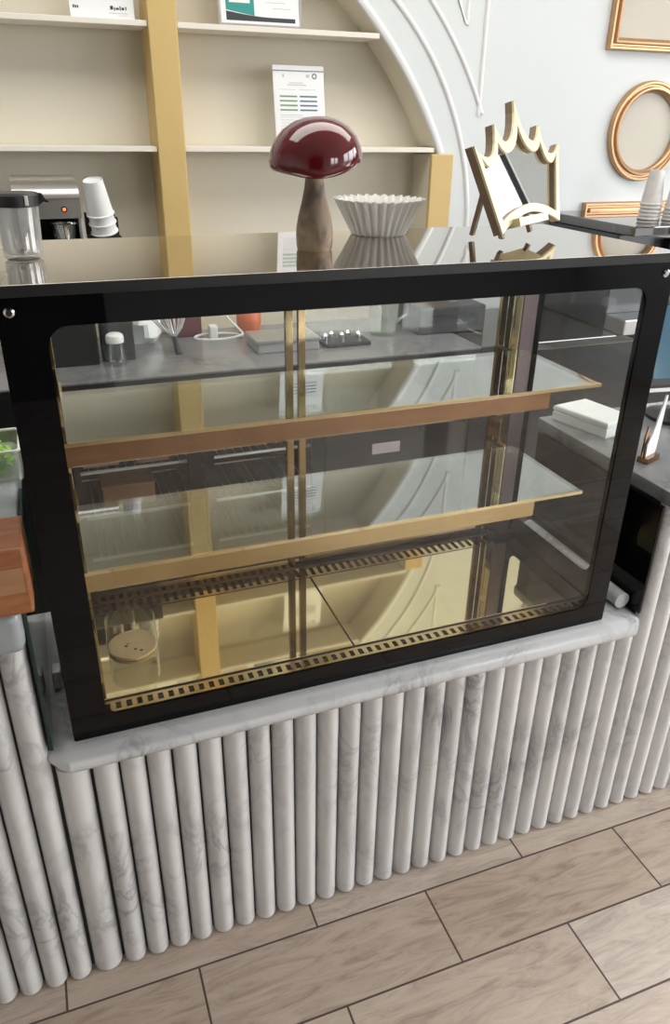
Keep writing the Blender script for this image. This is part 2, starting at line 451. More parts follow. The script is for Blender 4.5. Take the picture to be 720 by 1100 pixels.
nt.links.new(sx.outputs[2], mr.inputs[0]); nt.links.new(mr.outputs[0], rp.inputs[0])
e[0].position = 0; e[0].color = (.12, .115, .11, 1); e[1].position = 1; e[1].color = (.86, .93, 1., 1)
for p, c in ((.47, (.20, .195, .19, 1)), (.50, (.7, .72, .74, 1)), (.58, (1., 1., 1., 1))):
    q = e.new(p); q.color = c
nt.links.new(rp.outputs[0], bg.inputs[0]); bg.inputs[1].default_value = 7.5
nt.links.new(bg.outputs[0], wo.inputs[0])

# ------------------------------------------------------------------ fluted counter: three units
FY = 1.048
def fluted_front(centres, z0, z1, depth):
    """row of half-round marble staves on a dark backing"""
    bm = B()
    for c, hw in centres:
        pr = [(c+hw*math.cos(a), FY-.0235*math.sin(a)) for a in [PI*i/14 for i in range(15)]]
        loops(bm, [[(x, y, z0) for x, y in pr], [(x, y, z1) for x, y in pr]], False)
        for z in (z0, z1): bm.faces.new([bm.verts.new((x, y, z)) for x, y in pr])
    return bm
SP = .0452
cen = [(-.067, .0265)]+[(-.0145+SP*i, .0212) for i in range(25)]
cx_last = cen[-1][0]
lef = [(-.1205-.0457*i, .0212) for i in range(14)]
rig = [(cx_last+SP*(i+1), .0212) for i in range(16)]
def unit(name, label, cs, x0, x1, zt):
    t = thing(name, label, 'counter', ((x0+x1)/2, FY, 0))
    bm = B(); box(bm, x0, x1, FY+.002, FY+.02, 0, zt); box(bm, x0, x1, FY+.02, 1.45, .0, zt); obj('body', bm, 'groove', t)
    obj('fluted_front', fluted_front(cs, .004, zt, 0), 'marble', t, True, angle=50)
    return t
unit('fluted_counter', 'low white marble fluted counter base under the glass display case', cen, -.094, cx_last+.0226, .533)
unit('fluted_counter', 'taller fluted marble counter on the left carrying the reddish wood block', lef, -.75, -.0955, .795)
unit('fluted_counter', 'taller fluted marble counter on the right below the napkin pack', rig, cx_last+.024, cx_last+.75, .835)
RX = cx_last+.024                                        # inner edge of the right counter

# bullnosed ledge of the middle unit
bm = B()
LX0, LX1 = -.100, RX+.004
def led(x, s):
    pr = [(1.447, .534), (1.03, .534)]
    for i in range(1, 12):
        a = -PI/2-PI*i/12
        pr.append((1.03+.024*math.cos(a), .5575+.0235*math.sin(a)))
    pr += [(1.03, .581), (1.447, .581)]
    out = []
    for y, z in pr:
        if y < 1.06: y = 1.045+(y-1.045)*s if s < 1 else y; z = .5575+(z-.5575)*max(s, .3)
        out.append((x, y, z))
    return out
loops(bm, [led(LX0, .25), led(LX0+.016, .7), led(LX0+.032, 1), led(LX1-.03, 1), led(LX1-.012, .55), led(LX1, .15)], True, True, True)
tag(obj('marble_ledge', bm, 'ledge_marble', None, True, (.5, 1.05, .534)), 'white veined marble ledge with rounded nose beneath the black display case', 'ledge')

# worktops of the side units
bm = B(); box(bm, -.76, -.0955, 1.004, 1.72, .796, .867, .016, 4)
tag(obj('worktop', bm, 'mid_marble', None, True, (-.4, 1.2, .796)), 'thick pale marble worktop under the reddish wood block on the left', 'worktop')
bm = B(); box(bm, RX-.004, RX+.76, 1.0, 1.48, .8355, .867, .006, 2)
tag(obj('worktop', bm, 'light_grey', None, True, (RX+.4, 1.2, .836)), 'grey marble worktop on the right under napkins and card holder', 'worktop')
# dark glass cheeks facing the case
bm = B(); box(bm, -.0945, -.0885, 1.03, 1.46, .582, .862, .001)
tag(obj('side_panel', bm, 'green_panel', None, False, (-.09, 1.2, .582)), 'dark green glass side panel left of the display case', 'panel')
bm = B(); box(bm, RX-.010, RX-.004, 1.03, 1.46, .582, .834, .001)
tag(obj('side_panel', bm, 'black_gloss', None, False, (RX-.006, 1.2, .582)), 'black glass side panel right of the display case', 'panel')
bm = B(); cyl(bm, (RX-.03, 1.062, .600), (RX-.03, 1.42, .600), .018, n=20)
tag(obj('marble_rod', bm, 'ledge_marble', None, True, (RX-.03, 1.06, .582)), 'short rounded marble edging lying beside the black side panel', 'edging')
bm = B(); box(bm, -.081, -.064, 1.185, 1.215, .582, .62, .004)
tag(obj('foam_block', bm, 'white_plastic', None, True, (-.07, 1.2, .582)), 'small white block tucked in the gap left of the display case', 'block')

# ------------------------------------------------------------------ display case
CX0, CX1, CY0, CY1, CZ0, CZ1 = -.056, .998, 1.040, 1.425, .582, 1.317
case = thing('display_case', 'black glass bakery display case with gold shelves on the marble counter', 'display case', ((CX0+CX1)/2, CY0, CZ0))
XZ = lambda u, v, d: (u, d, v)
YZ = lambda u, v, d: (d, u, v)
# front glass with its black printed border
bm = B(); box(bm, CX0+.003, CX1-.003, CY0+.0005, CY0+.006, CZ0+.004, CZ1-.012)
fg = obj('front_glass', bm, 'clear', case)
bm = B()
ring_prism(bm, rrect(CX0, CX1, CZ0, 1.3045, .004), rrect(.000, .951, .622, 1.262, .028), XZ, CY0-.0012, CY0)
obj('black_border', bm, 'black_gloss', case)
for x in (-.040, .980):
    bm = B(); lathe(bm, [(.0065, 0), (.0065, .002), (.004, .004)], n=20, mtx=Matrix.Translation((x, CY0-.0012, 1.283)) @ Matrix.Rotation(PI/2, 4, 'X'))
    obj('bolt', bm, 'steel_bright', case, True)
# top
bm = B(); box(bm, CX0-.002, CX1+.002, CY0-.012, CY1+.004, 1.3055, CZ1, .0025, 2)
obj('top_panel', bm, 'top', case)
bm = B(); box(bm, CX0-.002, CX1+.002, CY0-.0155, CY0-.0125, 1.303, CZ1+.0004, .0006, 1); obj('top_edge', bm, 'black_metal', case)
# base tray frame behind the border
bm = B(); box(bm, CX0+.004, CX1-.004, CY0+.008, CY1, CZ0+.001, .604); obj('base', bm, 'black_metal', case)
# side glasses with black borders
for x0, lab in ((CX0, 'l'), (CX1-.006, 'r')):
    bm = B(); box(bm, x0+.0015, x0+.0045, CY0+.008, CY1, .605, 1.304); s_ = obj('side_glass', bm, 'clear', case)
    bm = B(); ring_prism(bm, rrect(CY0+.008, CY1, .605, 1.304, .004), rrect(CY0+.055, CY1-.045, .66, 1.262, .03), YZ, x0 if lab == 'l' else x0-.002, x0+.001 if lab == 'l' else x0+.001)
    obj('side_border', bm, 'black_gloss', s_)
# gold corner posts at the rear with oblong slots
def post(x0, x1, y0, y1, m, zs, side):
    bm = B(); box(bm, x0, x1, y0, y1, .612, 1.303, .001); p = obj('corner_post', bm, m, case)
    for za, zb in zs:
        bm = B(); prism(bm, rrect(x0+.004, x1-.004, za, zb, .0058, 5), XZ, y0-.0015, y0-.0002)
        obj('slot_cover', bm, 'gold_dark' if side else 'gold', p)
slots = [(.68, .78), (.80, .87), (.91, .99), (1.01, 1.08), (1.11, 1.18), (1.19, 1.28)]
post(-.020, .006, 1.385, 1.41, 'gold', slots, 1)
post(.925, .944, 1.385, 1.41, 'gold', slots, 0)
bm = B(); box(bm, .947, .984, 1.386, 1.412, .612, 1.303, .002); obj('corner_post', bm, 'mauve', case)
# sliding rear doors
for x0, x1, y0 in ((-.02, .442, 1.397), (.458, .925, 1.411)):
    bm = B(); box(bm, x0+.012, x1-.012, y0+.003, y0+.007, .622, 1.295); d = obj('sliding_door', bm, 'clear', case)
    bm = B()
    ring_prism(bm, [(x0, .612), (x1, .612), (x1, 1.303), (x0, 1.303)], [(x0+.014, .626), (x1-.014, .626), (x1-.014, 1.285), (x0+.014, 1.285)], XZ, y0, y0+.011)
    obj('door_frame', bm, 'bar_gold', d)
# shelves
for z in (1.094, .884):
    bm = B(); box(bm, .004, .905, 1.062, 1.30, z-.007, z); sh = obj('shelf', bm, 'shelf_glass', case)
    bm = B(); box(bm, .0, .905, 1.0575, 1.0615, z-.005, z+.001); obj('shelf_edge', bm, 'gold', sh)
    bm = B(); prism(bm, [(1.0580, z-.0055), (1.0585, z-.034), (1.064, z-.038), (1.070, z-.0075)], lambda u, v, d: (d, u, v), .0, .80)
    obj('shelf_rail', bm, 'copper' if z > 1 else 'gold_dark', sh)
    for x in (.0, .893):
        bm = B(); box(bm, x, x+.010, 1.30, 1.385, z-.016, z-.008); obj('shelf_bracket', bm, 'gold_dark', sh)
# gold mirror floor plates and slotted grilles
for x0, x1 in ((-.045, .4605), (.4635, .985)):
    bm = B(); box(bm, x0, x1, 1.094, 1.352, .605, .6105, .0008, 1); obj('floor_plate', bm, 'gold', case)
def grille(y0, y1, x0, x1, pitch):
    bm = B(); box(bm, x0, x1, y0, y1, .605, .607); g = obj('vent_grille', bm, 'black_matte', case)
    bm = B(); box(bm, x0, x1, y0, y0+.006, .6072, .611); box(bm, x0, x1, y1-.006, y1, .6072, .611)
    n = int((x1-x0)/pitch)
    for i in range(n):
        x = x0+i*pitch; box(bm, x, x+pitch*.5, y0+.006, y1-.006, .6072, .611)
    obj('grille_bars', bm, 'gold_dark', g)
grille(1.354, 1.396, -.02, .925, .0178)
grille(1.058, 1.086, -.045, .985, .0178)
bm = B(); box(bm, -.045, .985, 1.412, 1.424, .605, .62); obj('rear_rail', bm, 'gold_dark', case)

# jar with tan base inside the case
j = thing('glass_jar', 'small clear glass jar with speckled tan bottom inside the display case', 'jar', (.066, 1.229, .6107))
bm = B(); lathe(bm, [(.0445, .6112), (.0445, .6175)], (.066, 1.229, 0), 40); tb = obj('tan_disc', bm, 'tan', j, True)
bm = B()
for dx, dy, s in ((-.012, -.004, .0035), (.003, -.018, .003), (.013, -.025, .003), (-.008, .002, .002)):
    lathe(bm, [(s, 0), (s*.6, .001)], (.066+dx, 1.229+dy, .6176), 8)
obj('specks', bm, 'ink_black', tb)
bm = B()
lathe(bm, [(.0465, .6107), (.047, .62), (.0455, .675), (.0440, .675), (.0455, .62), (.0452, .6112)], (.066, 1.229, 0), 40, True, True)
obj('glass_wall', bm, 'jar_glass', j, True)

# ------------------------------------------------------------------ on top of the case
TZ = CZ1
# mushroom
mx, my = .421, 1.212
mu = thing('mushroom_ornament', 'red lacquered mushroom ornament with burl wood stem on display case', 'ornament', (mx, my, TZ))
bm = B()
prof = [(.026, 0), (.0275, .004), (.0287, .02), (.0285, .033), (.026, .05), (.021, .07), (.0165, .09), (.014, .107), (.0135, .125)]
lathe(bm, [(r, TZ+z) for r, z in prof], (mx, my, 0), 32, True, True, lambda a, z: 1+.03*math.sin(2*a+z*40))
obj('stem', bm, 'mush_wood', mu, True)
bm = B()
capz = TZ+.118
cp = [(.0, .004), (.03, .002), (.055, -.002), (.066, -.0035), (.0705, .003), (.0715, .014), (.069, .028), (.062, .043), (.050, .056), (.034, .0655), (.017, .0705), (.004, .0715)]
cp = [(max(r, .0006), z) for r, z in cp]
lathe(bm, [(r, capz+z) for r, z in cp], (mx+.002, my, 0), 48, True, True, lambda a, z: 1+.012*math.sin(3*a+.6))
for v in bm.verts:
    a = math.atan2(v.co.y-my, v.co.x-mx); r = math.hypot(v.co.x-mx, v.co.y-my)
    if v.co.z < capz+.03: v.co.z += (.0045*math.sin(2*a+2.2)-.0022*math.sin(3*a+.4))*(r/.07)**2*(1-max(0, v.co.z-capz)/.03)
for v in bm.verts: v.co.z += .055*(v.co.x-mx)
obj('cap', bm, 'red', mu, True, angle=70)
# fluted white bowl
bx_, by_ = .597, 1.362
bw = tag(bpy.data.objects.new('fluted_bowl', None), 'white fluted paper-case shaped bowl on display case beside the mushroom', 'bowl')
BR = []
bm = B(); NP = 30
def pl(a, t): return 1+.068*t*math.cos(NP*a)
rings = []
n = NP*8
def ringp(r, z, t, dz=0):
    return [(bx_+r*pl(2*PI*i/n, t)*math.cos(2*PI*i/n), by_+r*pl(2*PI*i/n, t)*math.sin(2*PI*i/n), TZ+z+dz*math.cos(NP*2*PI*i/n)) for i in range(n)]
rings = [ringp(.046, 0, .25), ringp(.049, .0015, .4), ringp(.0625, .030, .8), ringp(.076, .056, 1, .0006), ringp(.0785, .059, 1, .0015), ringp(.0775, .0605, 1, .0015), ringp(.0745, .0575, 1, .0006), ringp(.061, .030, .8), ringp(.046, .004, .4)]
loops(bm, rings, True, True, True)
bpy.data.objects.remove(bw)
tag(obj('fluted_bowl', bm, 'ceramic', None, True, (bx_, by_, TZ), angle=80), 'white fluted bowl like a cupcake case standing beside the red mushroom', 'bowl')

# crown mirror on an easel
cr = thing('crown_mirror', 'gold crown shaped table mirror on easel legs on display case', 'mirror', (.80, 1.2, TZ))
yaw, tilt = math.radians(35), math.radians(17.5)
cu = Vector((math.cos(yaw), math.sin(yaw), 0)); cb_ = Vector((-math.sin(yaw), math.cos(yaw), 0))
cv = cb_*math.sin(tilt)+Vector((0, 0, math.cos(tilt))); cn = -cu.cross(cv)   # cn points to the back
if cn.y < 0: cn = -cn
CO = Vector((.758, 1.156, TZ))+cu*.0935
def CR(u, v, d): return tuple(CO+cu*u+cv*v+cn*d)
def curve(p0, p1, p2, n=6):
    return [((1-t)**2*p0[0]+2*t*(1-t)*p1[0]+t*t*p2[0], (1-t)**2*p0[1]+2*t*(1-t)*p1[1]+t*t*p2[1]) for t in [i/n for i in range(n)]]
def half_outline(inner):
    """right half, from bottom middle round to the centre peak"""
    if not inner:
        b0, b1, tc_, v1, p1, v2, pk = (0, .050), (.133, .024), (.184, .160), (.126, .143), (.096, .192), (.046, .165), (0, .230)
        pts = curve(b0, (.07, .048), b1)+[b1]+curve(tc_, (.165, .142), (v1[0]+.012, v1[1]))+curve((v1[0]+.012, v1[1]), (v1[0]-.02, v1[1]-.002), p1)
        pts += curve(p1, (.078, .163), (v2[0]+.012, v2[1]))+curve((v2[0]+.012, v2[1]), (v2[0]-.03, v2[1]+.004), pk)
    else:
        b0, b1, tc_, v1, p1, v2, pk = (0, .064), (.122, .041), (.165, .145), (.126, .127), (.093, .165), (.046, .148), (0, .192)
        pts = curve(b0, (.07, .061), b1)+[b1]+curve(tc_, (.150, .130), (v1[0]+.010, v1[1]))+curve((v1[0]+.010, v1[1]), (v1[0]-.022, v1[1]), p1)
        pts += curve(p1, (.076, .146), (v2[0]+.010, v2[1]))+curve((v2[0]+.010, v2[1]), (v2[0]-.03, v2[1]+.004), pk)
    return pts, pk
def outline(inner):
    h, pk = half_outline(inner)
    return h+[pk]+[(-u, v) for u, v in reversed(h[1:])]
oo, ii = outline(False), outline(True)
bm = B(); ring_prism(bm, oo, ii, CR, .0, .004); fr = obj('crown_frame', bm, 'crown_face', cr)
bm = B(); ring_prism(bm, oo, ii, CR, .0042, .0165); obj('frame_side', bm, 'crown_side', fr)
bm = B(); prism(bm, ii, CR, .009, .012); obj('mirror_glass', bm, 'mirror', cr)
def leg(a, b, w, d, m='crown_side'):
    a, b = Vector(a), Vector(b); ax = (b-a).normalized()
    s = cu-ax*cu.dot(ax); s.normalize(); q = ax.cross(s)
    bm = B(); loops(bm, [[p+s*i*w+q*jj*d for i, jj in ((-1, -1), (1, -1), (1, 1), (-1, 1))] for p in (a, b)], True, True, True)
    return bm
obj('easel_leg', leg(Vector(CR(-.0935, .018, .021)), Vector(CR(-.055, .17, .021)), .0055, .0035), 'crown_side', cr)
obj('easel_leg', leg(Vector(CR(.034, .018, .021)), Vector(CR(-.005, .17, .021)), .0055, .0035), 'crown_side', cr)
obj('easel_leg', leg((.739, 1.268, TZ+.006), Vector(CR(-.06, .155, .023)), .005, .0035), 'crown_side', cr)
bm = B(); prism(bm, [(-.085, .030), (.045, .030), (.045, .043), (-.085, .043)], CR, -.012, .030); obj('easel_ledge', bm, 'crown_face', cr)

# blender jar
jx, jy = -.014, 1.232
bj = thing('blender_jar', 'clear blender jar with black lid at left end of display case', 'blender jar', (jx, jy, TZ))
bm = B()
lathe(bm, [(.022, 0), (.026, .003), (.0275, .012), (.0275, .02), (.0295, .074), (.0280, .074), (.0258, .02), (.0258, .014), (.02, .0075)], (jx, jy, TZ), 40)
obj('jar', bm, 'milk', bj, True)
bm = B(); lathe(bm, [(.0298, .071), (.0325, .072), (.0325, .086), (.030, .089), (.012, .0895)], (jx, jy, TZ), 40)
lid = obj('lid', bm, 'black_plastic', bj, True)
bm = B(); box(bm, jx+.012, jx+.017, jy-.034, jy-.031, TZ+.074, TZ+.0865, .001); obj('lid_latch', bm, 'white_plastic', lid)
bm = B(); prism(bm, [(.029, .088), (.036, .0875), (.0395, .081), (.044, .0775), (.0425, .0755), (.037, .077), (.0325, .074), (.029, .074)], lambda u, v, d: (jx+u, jy+d, TZ+v), -.008, .008); obj('pour_spout', bm, 'black_plastic', lid, True)
bm = B(); tube(bm, [(jx-.026, jy-.008, TZ+.070), (jx-.040, jy-.010, TZ+.070), (jx-.045, jy-.010, TZ+.055), (jx-.042, jy-.010, TZ+.03), (jx-.034, jy-.010, TZ+.018), (jx-.026, jy-.008, TZ+.018)], .005, 12); obj('handle', bm, 'jar_glass', bj, True)
bm = B(); lathe(bm, [(.008, .0085), (.008, .013), (.003, .016)], (jx, jy, TZ), 16); obj('blade_hub', bm, 'steel_bright', bj, True)

# ------------------------------------------------------------------ niche shelves and documents
ZS = {'low': 1.4275, 'up': 1.7385}
def shelf(x0, x1, z, label):
    bm = B(); box(bm, x0, x1, WY-.004, WY+ND-.002, z-.014, z, .001, 1)
    return tag(obj('wall_shelf', bm, 'shelf_paint', None, False, ((x0+x1)/2, WY, z-.014)), label, 'shelf', None)
shelf(-.42, .3815, ZS['low'], 'cream niche shelf left of the gold pilaster, just above the grinder')
shelf(.4645, 1.284, ZS['low'], 'cream niche shelf right of the pilaster, behind the mushroom cap')
shelf(-.27, .3815, ZS['up'], 'cream upper niche shelf left of the pilaster holding a white card')
shelf(.4645, 1.075, ZS['up'], 'cream upper niche shelf right of the pilaster holding a teal certificate')

def sheet(bm, fn, u0, u1, v0, v1, d): prism(bm, [(u0, v0), (u1, v0), (u1, v1), (u0, v1)], fn, d-.0004, d)
def doc_frame(x0, z, wdt, hgt, y, lean, yawd=0.):
    """local sheet frame: u right, v up along the leaning sheet, d towards the room"""
    o = Vector((x0, y, z)); u = Vector((math.cos(yawd), math.sin(yawd), 0))
    bk = Vector((-math.sin(yawd), math.cos(yawd), 0)); v = bk*math.sin(lean)+Vector((0, 0, math.cos(lean)))
    nrm = u.cross(v)
    return lambda a, b, d: tuple(o+u*a+v*b+nrm*d)
# white price sheet (A4 in a clear holder) on the low shelf
W_, H_ = .163, .224
fn = doc_frame(.752, ZS['low']+.0005, W_, H_, WY+.020, math.radians(9))
d1 = thing('document_holder', 'white leaflet with green and blue bars standing behind the mushroom', 'document', (.83, WY+.02, ZS['low']))
bm = B(); prism(bm, [(0, 0), (W_, 0), (W_, H_), (0, H_)], fn, -.003, 0); obj('holder_back', bm, 'paper', d1)
bm = B(); sheet(bm, fn, .003, W_-.003, .004, H_-.014, .0006); pg = obj('printed_sheet', bm, 'paper', d1)
bm = B(); sheet(bm, fn, 0, W_, H_-.0155, H_-.0135, .0022); obj('top_clip', bm, 'ink_grey', d1)
def bars(lst, m, name, par, fn, d=.0011):
    bm = B()
    for u0, u1, v0, v1 in lst: sheet(bm, fn, u0, u1, v0, v1, d)
    return obj(name, bm, m, par)
y4 = [.138-.0125*i for i in range(4)]
bars([(.018, .074, y, y+.0042) for y in y4], 'ink_green', 'green_bars', pg, fn)
bars([(.082, .138, y, y+.0042) for y in y4], 'ink_blue', 'blue_bars', pg, fn)
bars([(.045, .105, .170, .1725), (.052, .095, .176, .178), (.02, .07, .158, .1592), (.08, .135, .158, .1592), (.018, .09, .088, .0895), (.018, .12, .082, .0832), (.018, .115, .074, .0752), (.018, .07, .066, .0672), (.018, .12, .058, .0592), (.018, .105, .05, .0512), (.03, .035, .192, .2), (.105, .116, .192, .2)], 'ink_pale', 'text_lines', pg, fn)
bm = B(); ring_prism(bm, [(.132+.008*math.cos(a), .196+.008*math.sin(a)) for a in [2*PI*i/20 for i in range(20)]], [(.132+.0045*math.cos(a), .196+.0045*math.sin(a)) for a in [2*PI*i/20 for i in range(20)]], fn, .0007, .0011)
obj('round_emblem', bm, 'ink_grey', pg)
# certificate in a clear stand on the upper shelf
W_, H_ = .247, .19
fn = doc_frame(.588, ZS['up']+.0005, W_, H_, WY+.018, math.radians(9))
d2 = thing('certificate', 'framed certificate with teal print and dark wave on the upper shelf', 'certificate', (.71, WY+.02, ZS['up']))
bm = B(); prism(bm, [(0, 0), (W_, 0), (W_, H_), (0, H_)], fn, -.006, 0); obj('stand', bm, 'white_plastic', d2)
bm = B(); ring_prism(bm, [(0, 0), (W_, 0), (W_, H_), (0, H_)], [(.006, .006), (W_-.006, .006), (W_-.006, H_-.006), (.006, H_-.006)], fn, .0002, .003); obj('rim', bm, 'steel', d2)
bm = B(); sheet(bm, fn, .008, W_-.008, .008, H_-.008, .0006); pg = obj('printed_sheet', bm, 'paper', d2)
bm = B()
top_w = [(.022+.205*i/12, .037-.012*math.sin(PI*.5*min(1, i/8))) for i in range(13)]
prism(bm, [(.022, .014), (.227, .014)]+list(reversed(top_w)), fn, .0007, .0011); obj('dark_wave', bm, 'ink_black', pg)
bm = B(); prism(bm, [(.022, .040), (.06, .034), (.105, .0275), (.105, .17), (.022, .17)], fn, .0007, .001); obj('teal_block', bm, 'teal', pg)
bars([(.032, .093, .058, .10)], 'paper', 'white_patch', pg, fn, .0015)
bars([(.14, .20, .062, .0635), (.16, .215, .048, .0495), (.15, .21, .075, .0765)], 'ink_pale', 'text_lines', pg, fn)
# white card on the left
W_, H_ = .168, .11
fn = doc_frame(.185, ZS['up']+.0005, W_, H_, WY+.018, math.radians(9))
d3 = thing('printed_card', 'white printed card on the upper shelf left of the pilaster', 'card', (.27, WY+.02, ZS['up']))
bm = B(); prism(bm, [(0, 0), (W_, 0), (W_, H_), (0, H_)], fn, -.004, 0); pg = obj('card', bm, 'paper', d3)
bars([(.008, .012, .022, .029), (.0135, .0175, .022, .028), (.019, .0225, .022, .028), (.105, .113, .022, .031), (.115, .118, .020, .028), (.120, .128, .022, .027), (.130, .133, .021, .031), (.135, .142, .022, .028), (.145, .148, .022, .030)], 'ink_black', 'bold_text', pg, fn, .0006)
bars([(.1, .15, .013, .0145), (.125, .15, .008, .009), (.03, .1, .05, .0515)], 'ink_pale', 'text_lines', pg, fn, .0006)

# ------------------------------------------------------------------ gold wall frames
def wall_frame(label, path, panel):
    """path(inset) -> closed list of (x, z)"""
    p = path(.0)
    cxm = sum(q[0] for q in p)/len(p); z0 = min(q[1] for q in p)
    t = thing('wall_frame', label, 'frame', (cxm, WY-.03, z0))
    steps = [(0, 0), (0, .014), (.004, .021), (.010, .021), (.013, .016), (.018, .016), (.021, .026), (.027, .027), (.030, .019), (.036, .015), (.038, .004)]
    bm = B(); loops(bm, [[(x, WY-.0005-h, z) for x, z in path(i)] for i, h in steps]); obj('moulding', bm, 'frame_gold', t, True, angle=40)
    bm = B(); prism(bm, path(.0365), lambda u, v, d: (u, d, v), WY-.003, WY-.001); obj('panel', bm, panel, t)
def rect_path(x0, x1, z0, z1): return lambda i: [(x0+i, z0+i), (x1-i, z0+i), (x1-i, z1-i), (x0+i, z1-i)]
def oval_path(cx, cz, rx, rz, n=64): return lambda i: [(cx+(rx-i)*math.cos(2*PI*k/n), cz+(rz-i)*math.sin(2*PI*k/n)) for k in range(n)]
wall_frame('rectangular gold wall frame at top right, above the oval one', rect_path(1.905, 2.42, 1.728, 2.45), 'frame_panel')
wall_frame('oval gold wall frame on the white wall above the paper cups', oval_path(2.128, 1.482, .160, .162), 'frame_panel')
wall_frame('low gold wall frame showing only its top rail behind the dark machine', rect_path(1.905, 2.42, .93, 1.250), 'frame_panel')

# ------------------------------------------------------------------ back counter
BCZ = .89
BY0, BY1 = 2.015, 2.485
bc = thing('back_counter', 'grey topped back counter with dark front behind the display case', 'counter', (.6, BY0, 0))
bm = B(); box(bm, -1.2, 1.245, BY0, BY1, BCZ-.007, BCZ, .002); obj('counter_top', bm, 'grey_top', bc)
bm = B(); box(bm, -1.2, 1.245, BY0+.004, BY1, .862, BCZ-.0075); obj('counter_edge', bm, 'black_metal', bc)
bm = B(); box(bm, -1.2, -.02, BY0+.03, BY1, .0, .861); obj('cabinet_body', bm, 'black_metal', bc)
bd = thing('back_counter', 'black stone topped back counter at right under the dark machine', 'counter', (2., BY0, 0))
bm = B(); box(bm, 1.247, 3.0, BY0, BY1, .862, BCZ, .004); obj('counter_top', bm, 'tray_top', bd)
bm = B(); box(bm, 1.247, 3.0, BY0+.03, BY1, .0, .861); obj('cabinet_body', bm, 'black_metal', bd)
fr_ = thing('undercounter_fridge', 'black undercounter fridge with glass doors and wire racks', 'fridge', (.6, BY0+.03, 0))
bm = B()
FX0, FX1, FF = -.012, 1.232, BY0+.035
box(bm, FX0, FX1, BY1-.03, BY1-.01, .02, .855); box(bm, FX0, FX0+.02, FF, BY1-.03, .02, .855); box(bm, FX1-.02, FX1, FF, BY1-.03, .02, .855)
box(bm, FX0+.02, FX1-.02, FF, BY1-.03, .83, .855); box(bm, FX0+.02, FX1-.02, FF, BY1-.03, .02, .08)
obj('cabinet', bm, 'fridge_black', fr_)
for x0, x1 in ((0., .365), (.37, .74)):
    bm = B(); box(bm, x0+.028, x1-.038, FF-.016, FF-.012, .12, .80); dr = obj('glass_door', bm, 'clear', fr_)
    bm = B(); ring_prism(bm, [(x0, .085), (x1, .085), (x1, .855), (x0, .855)], [(x0+.03, .115), (x1-.04, .115), (x1-.04, .72), (x0+.03, .72)], XZ, FF-.022, FF-.002); obj('door_frame', bm, 'fridge_black', dr)
    for z in (.61, .47, .33):
        bm = B()
        tube(bm, [(x0+.03, FF+.03, z), (x1-.03, FF+.03, z)], .0055, 8); tube(bm, [(x0+.03, FF+.3, z), (x1-.03, FF+.3, z)], .003, 8)
        nn = 12
        for i in range(nn+1):
            x = x0+.03+(x1-x0-.06)*i/nn; cyl(bm, (x, FF+.03, z), (x, FF+.3, z), .0009, n=6)
        obj('wire_rack', bm, 'wire', fr_, True)
bm = B(); box(bm, .745, 1.228, FF-.022, FF-.002, .085, .855, .003); sd = obj('solid_door', bm, 'fridge_black', fr_)
bm = B(); box(bm, .895, .99, FF-.025, FF-.0225, .575, .61, .001); obj('door_label', bm, 'label_pink', sd)
for x, y, z, w_, h_, lab in ((.09, FF+.10, .615, .1, .05, 'flat brown carton at left on the upper fridge rack'), (.235, FF+.09, .615, .09, .04, 'brown carton at right on the upper fridge rack'), (.16, FF+.12, .475, .15, .06, 'wide brown carton on the middle fridge rack')):
    t = thing('carton', lab, 'carton', (x, y, z))
    bm = B(); box(bm, x-w_/2, x+w_/2, y-.05, y+.06, z, z+h_, .003); bx0 = obj('carton_body', bm, 'brown_box', t)
    bm = B(); box(bm, x-w_/2-.002, x+w_/2+.002, y-.052, y+.062, z+h_+.0005, z+h_+.008, .001); obj('carton_lid', bm, 'brown_box', t)

# grinder
g = thing('coffee_grinder', 'silver hooded grinder with glowing red lamp beside the paper cups', 'grinder', (.05, 2.2, BCZ))
bm = B(); box(bm, -.03, .128, 2.17, 2.40, BCZ, 1.20, .006); obj('base', bm, 'black_plastic', g)
bm = B(); box(bm, -.022, .118, 2.33, 2.40, 1.201, 1.268); obj('back', bm, 'black_matte', g)
for x0, x1 in ((-.03, -.022), (.119, .128)):
    bm = B(); box(bm, x0, x1, 2.18, 2.40, 1.201, 1.269, .002); obj('side_cheek', bm, 'steel', g)
bm = B(); prof = [(2.40, 1.270), (2.40, 1.36), (2.26, 1.36), (2.235, 1.358), (2.21, 1.352), (2.19, 1.342), (2.178, 1.328), (2.176, 1.318), (2.18, 1.315), (2.182, 1.270)]
prism(bm, prof, YZ, -.03, .128); obj('hood', bm, 'steel', g, True, angle=30)
bm = B(); lathe(bm, [(.004, .0015), (.004, .003), (.002, .004)], n=16, mtx=Matrix.Translation((.088, 2.181, 1.292)) @ Matrix.Rotation(PI/2, 4, 'X')); obj('red_lamp', bm, 'red_led', g, True)
bm = B(); lathe(bm, [(.0075, 0), (.0075, .0012)], n=16, mtx=Matrix.Translation((.088, 2.181, 1.292)) @ Matrix.Rotation(PI/2, 4, 'X')); obj('lamp_ring', bm, 'black_plastic', g, True)
bm = B(); lathe(bm, [(.030, 1.201), (.033, 1.25), (.034, 1.253), (.032, 1.2525), (.028, 1.203)], (.085, 2.24, 0), 28); obj('steel_cup', bm, 'steel_bright', g, True)
